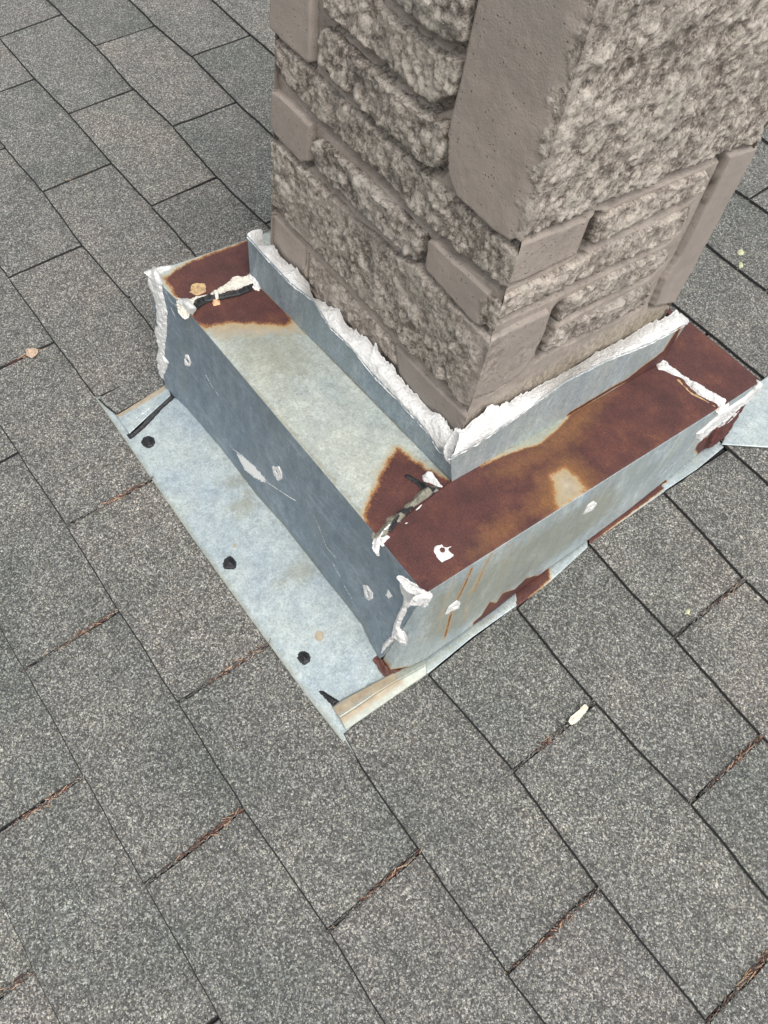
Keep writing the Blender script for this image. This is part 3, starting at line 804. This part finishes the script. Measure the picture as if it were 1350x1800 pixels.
# outer walls
midA = ROOF.hit(452, 870, .004)
foot = ROOF.hits([(291, 684), (330, 720), (391, 792), (452, 872), (497, 922), (538, 974), (572, 1018), (606, 1060), (636, 1100), (650, 1130), (667, 1160)], .004)
topl = [O1, S1, S2, O2]
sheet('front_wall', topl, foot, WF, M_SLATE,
      [('line_olive', [(327, 560), (326, 640), (318, 700)], (.0012, .007)), ('line_olive', [(418, 824), (497, 918), (572, 1016), (640, 1110), (665, 1155)], (.003, .010)),
       ('line_olive', [(330, 718), (391, 786), (418, 820)], (.001, .006)), ('line_olive', [(330, 560), (500, 760), (660, 950)], (.0005, .006)),
       ('white', [(416, 798), (424, 800), (446, 818), (470, 846), (462, 848), (430, 826)], .012),
       ('line_white', [(396, 770), (410, 790), (425, 800)], (.0007, .0022)), ('line_white', [(470, 848), (500, 868), (520, 880)], (.0007, .0022)), ('line_white', [(550, 905), (562, 930), (574, 962), (590, 980)], (.0007, .0022)),
       ('line_white', [(362, 660), (372, 678), (384, 695)], (.0007, .0022)), ('line_white', [(300, 540), (310, 560)], (.0007, .0022)), ('line_white', [(290, 510), (300, 530), (320, 545)], (.0007, .0022)),
       ('line_white', [(585, 990), (600, 1018)], (.0007, .0022)), ('line_white', [(605, 1030), (620, 1055)], (.0007, .0022)),
       ('white', [(678, 1046), (682, 1036), (690, 1048), (684, 1052)], .006),
       ('line_tan', [(662, 950), (700, 995), (735, 1035)], (.0005, .005))], seed=21, wavy=.0032, ripple=.0004, label='slate blue front wall with scratches')
srng = np.random.default_rng(21); STREAKS = []
for k in range(15):
    t_ = srng.uniform(.04, .62); x_, y_ = 750 + 520 * t_, 1044 - 329 * t_ + 4; L_ = srng.uniform(35, 95) * (1 - .45 * t_)
    STREAKS.append(('line_tan' if k % 3 else 'line_olive', [(x_, y_), (x_ - .17 * L_, y_ + .5 * L_), (x_ - .38 * L_, y_ + L_)], (srng.uniform(-.0004, .0012), .006)))
sheet('side_wall', [O2, O2 * .5 + O3 * .5, O2 * .12 + O3 * .88, O3], ROOF.hits([(672, 1160), (684, 1180), (720, 1172), (745, 1160), (800, 1122), (870, 1072), (905, 1044), (965, 998), (1030, 952), (1100, 900), (1160, 852), (1215, 806), (1250, 782)], .0085), WS, M_SIDE,
      [('rust', [(812, 1122), (832, 1094), (846, 1082), (861, 1058), (872, 1060), (884, 1042), (905, 1036), (924, 1017), (940, 1012), (966, 998), (975, 1012), (917, 1058), (850, 1096)], .0035),
       ('line_rust', [(700, 1180), (745, 1162), (800, 1124), (870, 1074), (905, 1046), (965, 1000), (1030, 954), (1100, 902), (1160, 854), (1215, 808)], (.0006, .003)),  # rust; also paints in the shade of the gap under the wall
       ('line_rust', [(684, 1180), (720, 1178), (760, 1158), (830, 1108)], (.0024, .006)), ('rust', [(655, 1150), (672, 1152), (680, 1168), (715, 1172), (715, 1190), (670, 1190)], .006),
       ('line_rust', [(970, 1000), (1035, 950), (1100, 905), (1165, 848)], (.0012, .006)),
       ('rust', [(1222, 790), (1232, 772), (1246, 768), (1250, 800), (1230, 806)], .006), ('line_rust', [(865, 972), (848, 1005), (833, 1040)], (.0004, .009)), ('line_tan', [(868, 968), (845, 1005), (826, 1040), (816, 1090)], (.0016, .006)),
       ('line_rust', [(829, 1000), (816, 1030), (796, 1070), (782, 1120)], (.0010, .009)), ('line_tan', [(829, 998), (815, 1030), (795, 1070), (780, 1125)], (.0022, .008)), ('line_tan', [(905, 955), (888, 1000), (870, 1040)], (.0010, .007)),
       ('line_tan', [(800, 1018), (783, 1055), (772, 1110)], (.0010, .008)), ('line_tan', [(940, 930), (925, 965), (915, 1000)], (.0006, .007)), ('line_tan', [(850, 990), (838, 1020), (822, 1060)], (.0004, .006)),
       ('olive', [(780, 1040), (900, 960), (960, 930), (940, 990), (860, 1050), (790, 1110)], .09),
       ('olive', [(760, 1050), (1080, 850), (1090, 880), (1000, 960), (800, 1110), (740, 1130)], .05), *STREAKS,
       ('line_white', [(1230, 770), (1200, 800), (1160, 838)], (.0004, .006))], seed=22, wavy=.0028, ripple=.0004, label='pale side wall with rust streaks')
# left and back walls (turned away)
R4 = np.array([O4[0], O4[1], O4[1] * TP])
sheet('left_wall', [O4, O1], [R4, A1], Plane(O1, O4 - O1, Z, (-1, 0, 0)), M_SLATE, [], res=.006, seed=23)
sheet('back_wall', [O3, O4], [A3, R4], Plane(O3, O4 - O3, Z, (0, 1, 0)), M_SLATE, [], res=.006, seed=24)
patch('corner_flap', WS, [(1240, 787), (1247, 765), (1258, 752), (1290, 722), (1312, 704), (1300, 722), (1279, 758), (1258, 778)],
      simple('deep_rust', (.085, .026, .022), .7, .4, 200, .0008), .003, .0016, lift=.0015, wob=.0006, label='dark rusty flap at the far end')
# apron lying on the roof in front
ap_low = ROOF.hits([(166, 697), (200, 745), (267, 843), (330, 934), (400, 1032), (476, 1137), (540, 1225), (604, 1306)], .0034)
ap_up = ROOF.hits([(291, 690), (330, 712), (391, 784), (452, 864), (497, 914), (538, 966), (572, 1010), (606, 1052), (636, 1092), (667, 1150)], .0050)
AD = [('line_olive', [(166, 697), (267, 843), (476, 1137), (641, 1354)], (.004, .014)), ('olive', [(395, 890), (440, 860), (455, 885), (420, 910)], .04), ('olive', [(430, 830), (445, 850), (400, 860), (380, 850)], .04),
      ('olive', [(500, 1010), (540, 975), (560, 1010), (470, 1040)], .05), ('tan', [(553, 1114), (557, 1109), (566, 1109), (570, 1114), (569, 1122), (564, 1127), (556, 1126), (552, 1121)], .003), ('tan', [(409, 955), (416, 955), (415, 963), (409, 963)], .006),
      ('tan', [(270, 690), (292, 680), (300, 690), (280, 700)], .01)]
sheet('apron', ap_low, ap_up, PA, M_APRON, AD, seed=31, wavy=.0009, thick=.0012, label='pale zinc apron lying over the shingles')
# far end of the apron running on under the shingles
sheet('apron', ROOF.hits([(580, 1262), (641, 1354)], .0032), ROOF.hits([(690, 1165), (614, 1294)], -.0010), PA, M_APRON, AD[:1], seed=32, wavy=.0002, thick=.0)
sheet('apron', ROOF.hits([(664, 1140), (640, 1212)], .0030), ROOF.hits([(700, 1150), (690, 1205)], .0030), PA, M_APRON, [], seed=36, wavy=.0002, thick=0)
# tan bent end piece at the near corner and blue-orange one at the far corner
sheet('end_piece', ROOF.hits([(584, 1243), (604, 1228), (648, 1205), (684, 1186), (746, 1156)], .0068), ROOF.hits([(597, 1262), (625, 1244), (662, 1218), (695, 1198), (750, 1168)], .0095), PA, M_APRON,
      [('line_tan', [(590, 1250), (640, 1218), (690, 1192)], (.006, .013)), ('line_olive', [(590, 1252), (640, 1222), (740, 1165)], (.02, .03))], seed=33, thick=.0012, label='brown stained end piece near the corner')
sheet('end_piece', ROOF.hits([(597, 1262), (625, 1244), (662, 1218), (695, 1198), (750, 1168)], .0095), ROOF.hits([(608, 1284), (640, 1262), (680, 1234), (750, 1186)], .0062), PA, M_APRON,
      [('line_tan', [(597, 1268), (660, 1222), (700, 1198)], (.006, .014)), ('line_olive', [(600, 1272), (740, 1172)], (.02, .03))], seed=34, thick=.0012)
sheet('end_piece', ROOF.hits([(204, 729), (292, 676)], .006), ROOF.hits([(227, 762), (300, 694)], .009), PA, M_APRON,
      [('line_tan', [(205, 732), (250, 705), (290, 680)], (.006, .01)), ('line_white', [(240, 735), (262, 718)], (.0007, .0022))], seed=35, thick=.0012, label='small bent end piece stained orange')
def bead(name, plane, line, rad, mat, h, lift=0, label=None, wob=.0008, seed=0):
    L = plane.uv(plane.hits(line, lift)); n = len(L); T = np.gradient(L, axis=0); T /= np.linalg.norm(T, axis=1)[:, None]; Nn = np.stack([-T[:, 1], T[:, 0]], 1)
    rad = np.broadcast_to(np.asarray(rad, float), (n,)); poly = np.vstack([L + Nn * rad[:, None], (L - Nn * rad[:, None])[::-1]])
    return patch(name, plane, poly, mat, h, er=float(rad.mean()) * 1.3, wob=wob, lift=lift, raw=True, label=label, seed=seed)
bead('tar_gap_line', PA, [(228, 764), (245, 749), (262, 732), (280, 712), (300, 693)], [.0018, .002, .0026, .0030, .0040], M_TAR, .004, .003, 'black tar line under the bent end piece')
patch('tear_patch', PA, [(563, 1216), (568, 1217), (594, 1233), (586, 1240)], M_TAR, .002, .001, wob=.0003, lift=.001)  # tear at the apron's end, its darkness painted as a black patch
patch('corner_tear', PA, [(661, 1160), (671, 1150), (682, 1166), (700, 1174), (716, 1176), (694, 1186), (676, 1182)], simple('corner_rust', (.085, .034, .025), .7, .4, 200, .0008), .005, .003, lift=.004, label='rusty curled foot of the near corner')
# step flashing leaves along the side, one per course
steps = [([(686, 1184), (746, 1152), (905, 1036)], [(752, 1184), (830, 1120), (909, 1064)], [('line_olive', [(750, 1170), (905, 1055)], (.002, .012))], 41),
         ([(900, 1040), (965, 990), (1030, 940)], [(909, 1066), (965, 1024), (1033, 962)], [('rust', [(890, 1030), (964, 990), (966, 1018), (905, 1075)], .006)], 42),
         ([(1030, 940), (1095, 892), (1160, 836)], [(1036, 956), (1100, 912), (1168, 864)], [('line_rust', [(1034, 950), (1098, 902), (1165, 852)], (.005, .006))], 43),
         ([(1155, 842), (1205, 800), (1250, 760)], [(1166, 864), (1225, 825), (1272, 786)], [('line_rust', [(1160, 850), (1170, 846)], (.002, .006))], 44)]
for lo_, hi_, df, sd0 in steps:
    sheet('step_flashing', ROOF.hits(lo_, .0022), ROOF.hits(hi_, .0050), PA, M_SIDE, df, seed=sd0, bulge=.0015, thick=.0012)
# back sheet spreading out over the shingles at the far corner
bs = ROOF.hits([(1330, 676), (1300, 715), (1268, 781)], .0085); bs2 = ROOF.hits([(1480, 560), (1520, 680), (1560, 800)], .0085)
sheet('back_sheet', bs, bs2, PA, M_APRON, [], seed=51, wavy=.001, thick=.0015, label='pale zinc sheet behind the far corner')

# ---- sealant between upstand and chimney
uppF = FRONT.hits([(457, 400), (462, 432), (480, 430), (491, 450), (522, 474), (540, 500), (548, 523), (593, 543), (607, 570), (656, 606), (689, 646), (715, 682), (744, 715), (770, 730), (806, 764)], .003)
uppS = SIDE.hits([(806, 764), (837, 739), (857, 720), (876, 711), (898, 707), (924, 692), (957, 677), (998, 655), (1050, 622), (1080, 607), (1109, 592), (1154, 567), (1191, 549), (1208, 556)], .003)


def fillet(name, A, B, N, seed, label):
    n, m_ = 330, 46; a, b = resample(A, n), resample(B, n); t = np.linspace(-.10, 1.06, m_)
    # ragged edges
    ja = (fbm(a, .008, 3, seed) - .5) * .10; jb = (fbm(b, .010, 4, seed + 3, .6) - .5) * .60 - .03
    T = t[None, :] * (1 + jb)[:, None] + ja[:, None] * (1 - t)[None, :]
    P = a[:, None] * (1 - T)[..., None] + b[:, None] * T[..., None]
    P = P.reshape(-1, 3); tt = np.tile(t, n)
    s = np.sin(np.pi * np.clip(tt, 0, 1)) ** .5
    off = .0026 * s - .0035 * (1 - s) + (fbm(P, .010, 4, seed + 7, .55) - .5) * .0040 * s + (1 - np.abs(fbm(P * np.array([1, 1, 2.2]), .011, 3, seed + 17) * 2 - 1)) ** 3 * .0012
    P = P + np.array(N) * off[:, None]
    f = gridfaces(n, m_)
    v = P[f[m_ * 3 + 5]]; nn = np.cross(v[1] - v[0], v[2] - v[0])
    if nn @ np.array(N) < 0: f = f[:, ::-1]
    o = mesh(name, P, f, M_WHITE, flash); o['label'] = label; return o


fillet('sealant', lowF, uppF, (0, -.8, .6), 61, 'thick white sealant along the front of the chimney')
fillet('sealant', lowS, uppS, (.8, 0, .6), 62, 'thick white sealant along the side of the chimney')

PC = Plane((lowF[-1] + uppF[-1]) / 2, (1, 1, 0), uppF[-1] - lowF[-1], (1, -1, .8))
patch('sealant', PC, [(786, 790), (797, 772), (806, 758), (820, 766), (816, 790), (804, 806), (796, 812), (788, 802)], M_WHITE, .0075, .004, wob=.0015, seed=65, lift=-.001)

# ---- other sealant and tar
patch('sealant', WF, [(258, 480), (271, 474), (280, 495), (289, 524), (295, 548), (293, 593), (289, 625), (297, 637), (293, 652), (286, 668), (279, 656), (275, 631), (279, 607), (271, 580), (278, 572), (274, 533), (266, 510)], M_WHITE, .004, .003, wob=.0018, seed=71, label='white vertical smear on the left end of the front wall')
patch('sealant', TOP, [(256, 478), (268, 474), (300, 466), (305, 470), (286, 480), (268, 486)], M_WHITE, .003, .002, seed=72)
patch('sealant', WF, [(700, 1018), (725, 1028), (745, 1044), (740, 1056), (724, 1060), (718, 1070), (708, 1088), (704, 1104), (712, 1120), (712, 1131), (703, 1131), (699, 1121), (690, 1128), (678, 1142), (668, 1152), (674, 1131), (689, 1116), (694, 1089), (701, 1074), (710, 1057), (709, 1039)], M_WHITE, .005, .003, wob=.0015, seed=73, label='white smear running down the near corner')
patch('sealant', WS, [(730, 1052), (745, 1046), (760, 1043), (753, 1060), (741, 1070), (737, 1060), (722, 1066)], M_WHITE, .004, .002, wob=.0012, seed=74)
patch('sealant', TOP, [(702, 1014), (718, 1022), (752, 1040), (756, 1046), (740, 1046), (716, 1034)], M_WHITE, .004, .002, wob=.001, lift=.001, seed=75)
dab = [(WF, [(325, 622), (331, 622), (337, 638), (335, 646), (326, 644), (323, 632)], [(330, 634, .0022)], 0),
       (WF, [(478, 817), (484, 820), (491, 818), (497, 832), (497, 842), (489, 846), (481, 834)], [(487, 829, .0010)], 0),
       (WF, [(636, 1027), (645, 1027), (656, 1042), (657, 1052), (649, 1057), (641, 1051), (640, 1040)], [(647, 1040, .0010), (648, 1046, .0008)], 0),
       (TOP, [(759, 968), (763, 959), (776, 955), (785, 961), (801, 957), (802, 961), (791, 966), (800, 976), (791, 985), (776, 991), (765, 981)], [(778, 968, .0007)], .0008),
       (WS, [(780, 1082), (788, 1066), (804, 1054), (811, 1059), (807, 1069), (794, 1074)], [(799, 1065, .0012)], 0),
       (WS, [(1023, 906), (1032, 888), (1044, 879), (1050, 884), (1043, 896), (1034, 900)], [(1041, 889, .0012)], 0)]
for k, (pl, pts, hole, lf) in enumerate(dab):
    patch('sealant_dab', pl, pts, M_WHITE, .0022, .0020, res=.0006, wob=.0008, hole=hole, lift=lf, seed=80 + k)
for k, (x, y) in enumerate([(261, 778), (404, 990), (535, 1156)]):
    a = np.linspace(0, 2 * np.pi, 9)[:-1]; rr = np.random.default_rng(k).uniform(6, 9.5, 8)
    patch('tar_dab', PA, [(x + r * math.cos(t), y + r * math.sin(t)) for t, r in zip(a, rr)], M_TAR, .0045, .003, wob=.0008, lift=.0015, seed=90 + k)
# left seam
patch('sealant', TOP, [(314, 530), (340, 523), (369, 517), (396, 500), (411, 487), (434, 486), (444, 474), (456, 480), (462, 500), (455, 512), (434, 506), (400, 513), (345, 532), (332, 545), (325, 556), (318, 546)], M_WHITE2, .004, .0025, wob=.003, lift=.001, seed=101, label='dirty white sealant on the left seam')
patch('sealant', TOP, [(432, 490), (444, 472), (452, 478), (462, 496), (458, 508), (448, 512), (440, 500)], M_WHITE, .007, .003, wob=.0015, lift=.001, seed=102)
patch('sealant', WF, [(310, 528), (322, 532), (334, 545), (332, 556), (322, 553), (314, 542)], M_WHITE, .004, .002, wob=.001, lift=0, seed=103)
patch('sealant', TOP, [(330, 515), (336, 500), (346, 497), (362, 499), (363, 514), (345, 521)], M_TAN, .002, .002, wob=.002, seed=104, label='crusty tan patch of sealant on the corner piece')
bead('tar_gap_line', TOP, [(338, 540), (346, 531), (360, 524), (385, 520), (418, 513), (434, 506), (446, 499)], [.0018, .0040, .0028, .0020, .0020, .0027, .0016], M_TAR, .0080, .0034, 'black tar bead along the left seam', .0006, 105)
patch('sealant_dab', TOP, [(372, 514), (380, 511), (388, 516), (388, 524), (380, 528), (373, 524)], M_WHITE2, .009, .003, wob=.0005, lift=.0012, seed=106)
patch('sealant_dab', TOP, [(373, 526), (386, 526), (386, 534), (375, 537)], M_PEACH, .003, .002, wob=.0005, lift=.0012, seed=107, label='peach coloured dab')
# near seam: raised grey lip with a dark gap and white edge
patch('seam_lip', TOP, [(660, 944), (668, 930), (680, 911), (706, 895), (731, 869), (747, 853), (770, 853), (774, 864), (752, 876), (731, 889), (706, 916), (686, 934), (670, 948)], M_GREYSEAL, .006, .004, wob=.001, lift=.001, seed=111, label='grey lip of the torn seam')
bead('tar_gap_line', TOP, [(684, 930), (692, 917), (705, 903), (722, 890)], [.0008, .0022, .0020, .0008], M_TAR, .0062, .0040, 'dark gap in the torn seam', .0004, 112)  # the shade inside the gap laid on as a black bead
bead('tar_gap_line', TOP, [(716, 835), (735, 846), (747, 855), (760, 861), (768, 857)], [.0003, .0009, .0026, .0026, .0008], M_TAR, .0066, .0036, 'dark tear beside the chimney corner', .0003, 113)  # the tear's dark opening, also a black bead standing for shade
patch('sealant', TOP, [(659, 950), (668, 936), (682, 922), (692, 916), (690, 926), (676, 938), (666, 952), (662, 968), (658, 962)], M_WHITE, .006, .002, wob=.0008, lift=.0012, seed=114, label='white edge of the torn seam')
patch('sealant', TOP, [(668, 945), (680, 938), (686, 944), (676, 954), (673, 956)], M_WHITE, .004, .002, wob=.0008, lift=.0012, seed=115)
patch('sealant', TOP, [(708, 919), (718, 916), (722, 920), (712, 923)], M_WHITE, .004, .002, wob=.0008, lift=.0012, seed=116)
patch('sealant', TOP, [(728, 897), (738, 888), (746, 883), (740, 892), (732, 899)], M_WHITE, .004, .002, wob=.0008, lift=.0012, seed=117)
patch('sealant', TOP, [(741, 836), (752, 829), (764, 836), (774, 852), (788, 860), (770, 856), (756, 850), (744, 846)], M_WHITE, .008, .003, wob=.0012, lift=.0012, seed=118, label='white blob at the chimney corner')
patch('sealant', WF, [(659, 955), (664, 960), (668, 978), (664, 980), (659, 968)], M_WHITE, .003, .0015, wob=.0008, seed=119)
# far seam
patch('sealant', TOP, [(1150, 642), (1162, 633), (1172, 635), (1180, 646), (1217, 670), (1258, 692), (1278, 706), (1277, 718), (1265, 723), (1255, 711), (1223, 694), (1196, 667), (1169, 655), (1156, 652)], M_WHITE, .006, .003, wob=.0010, lift=.0012, seed=121, label='white sealant strip on the far seam')
bead('sealant', TOP, [(1190, 667), (1215, 692), (1235, 702), (1258, 716)], .0016, M_TAN, .004, .0018, 'brown edge of the far seam', .0008, 122)
patch('sealant', WS, [(1223, 763), (1246, 744), (1270, 722), (1306, 700), (1336, 674), (1338, 680), (1309, 708), (1279, 730), (1262, 745), (1240, 762), (1226, 778)], M_WHITE, .003, .0018, wob=.0022, lift=.001, seed=123, label='white smear along the far end of the side wall')
patch('sealant', WS, [(1255, 760), (1268, 738), (1300, 715), (1290, 728), (1270, 748)], M_WHITE, .003, .0015, wob=.0018, lift=.004, seed=124)
patch('sealant', TOP, [(1322, 664), (1336, 670), (1338, 676), (1330, 680), (1326, 672)], M_WHITE, .004, .002, wob=.001, lift=.0012, seed=125)

# ------------------------------------------------------------------ loose bits on the roof
M_TWIG = simple('pale_wood', (.58, .53, .43), .7, .25, 200, .0004)
tw = patch('wood_sliver', PA, [(1005, 1268), (1008, 1263), (1018, 1254), (1029, 1243), (1027, 1247), (1018, 1258), (1009, 1267)], M_TWIG, .0022, .0030, wob=.0004, parent=None, lift=.004, seed=131)
tw.parent = None; tag(tw, 'pale wood sliver lying across the slot right of the flashing', 'sliver')
lf = patch('dry_leaf_bit', PA, [(47, 614), (55, 612), (64, 615), (62, 621), (56, 626), (49, 622)], simple('leaf_tan', (.40, .29, .21), .8, .3, 300, .0006), .004, .002, wob=.0012, lift=.004, seed=132)
lf.parent = None; tag(lf, 'peach tan crumb of dry leaf at the slot on the left edge', 'leaf')
M_LICH = simple('lichen', (.42, .42, .26), .9, .4, 500, .0006)
for (x, y, r, lb) in ((1208, 1076, 6, 'pale yellow lichen fleck near the slot right of the flashing'), (1302, 443, 8, 'upper of two lichen flecks right of the chimney'), (1302, 466, 7, 'lower of two lichen flecks right of the chimney')):
    a = np.linspace(0, 2 * np.pi, 9)[:-1]
    o = patch('lichen', PA, [(x + r * (.7 + .3 * math.sin(3 * t)) * math.cos(t), y + r * math.sin(t) * .8) for t in a], M_LICH, .002, .0015, wob=.002, lift=.0005, seed=int(x + y))
    o.parent = None; tag(o, lb, 'lichen')
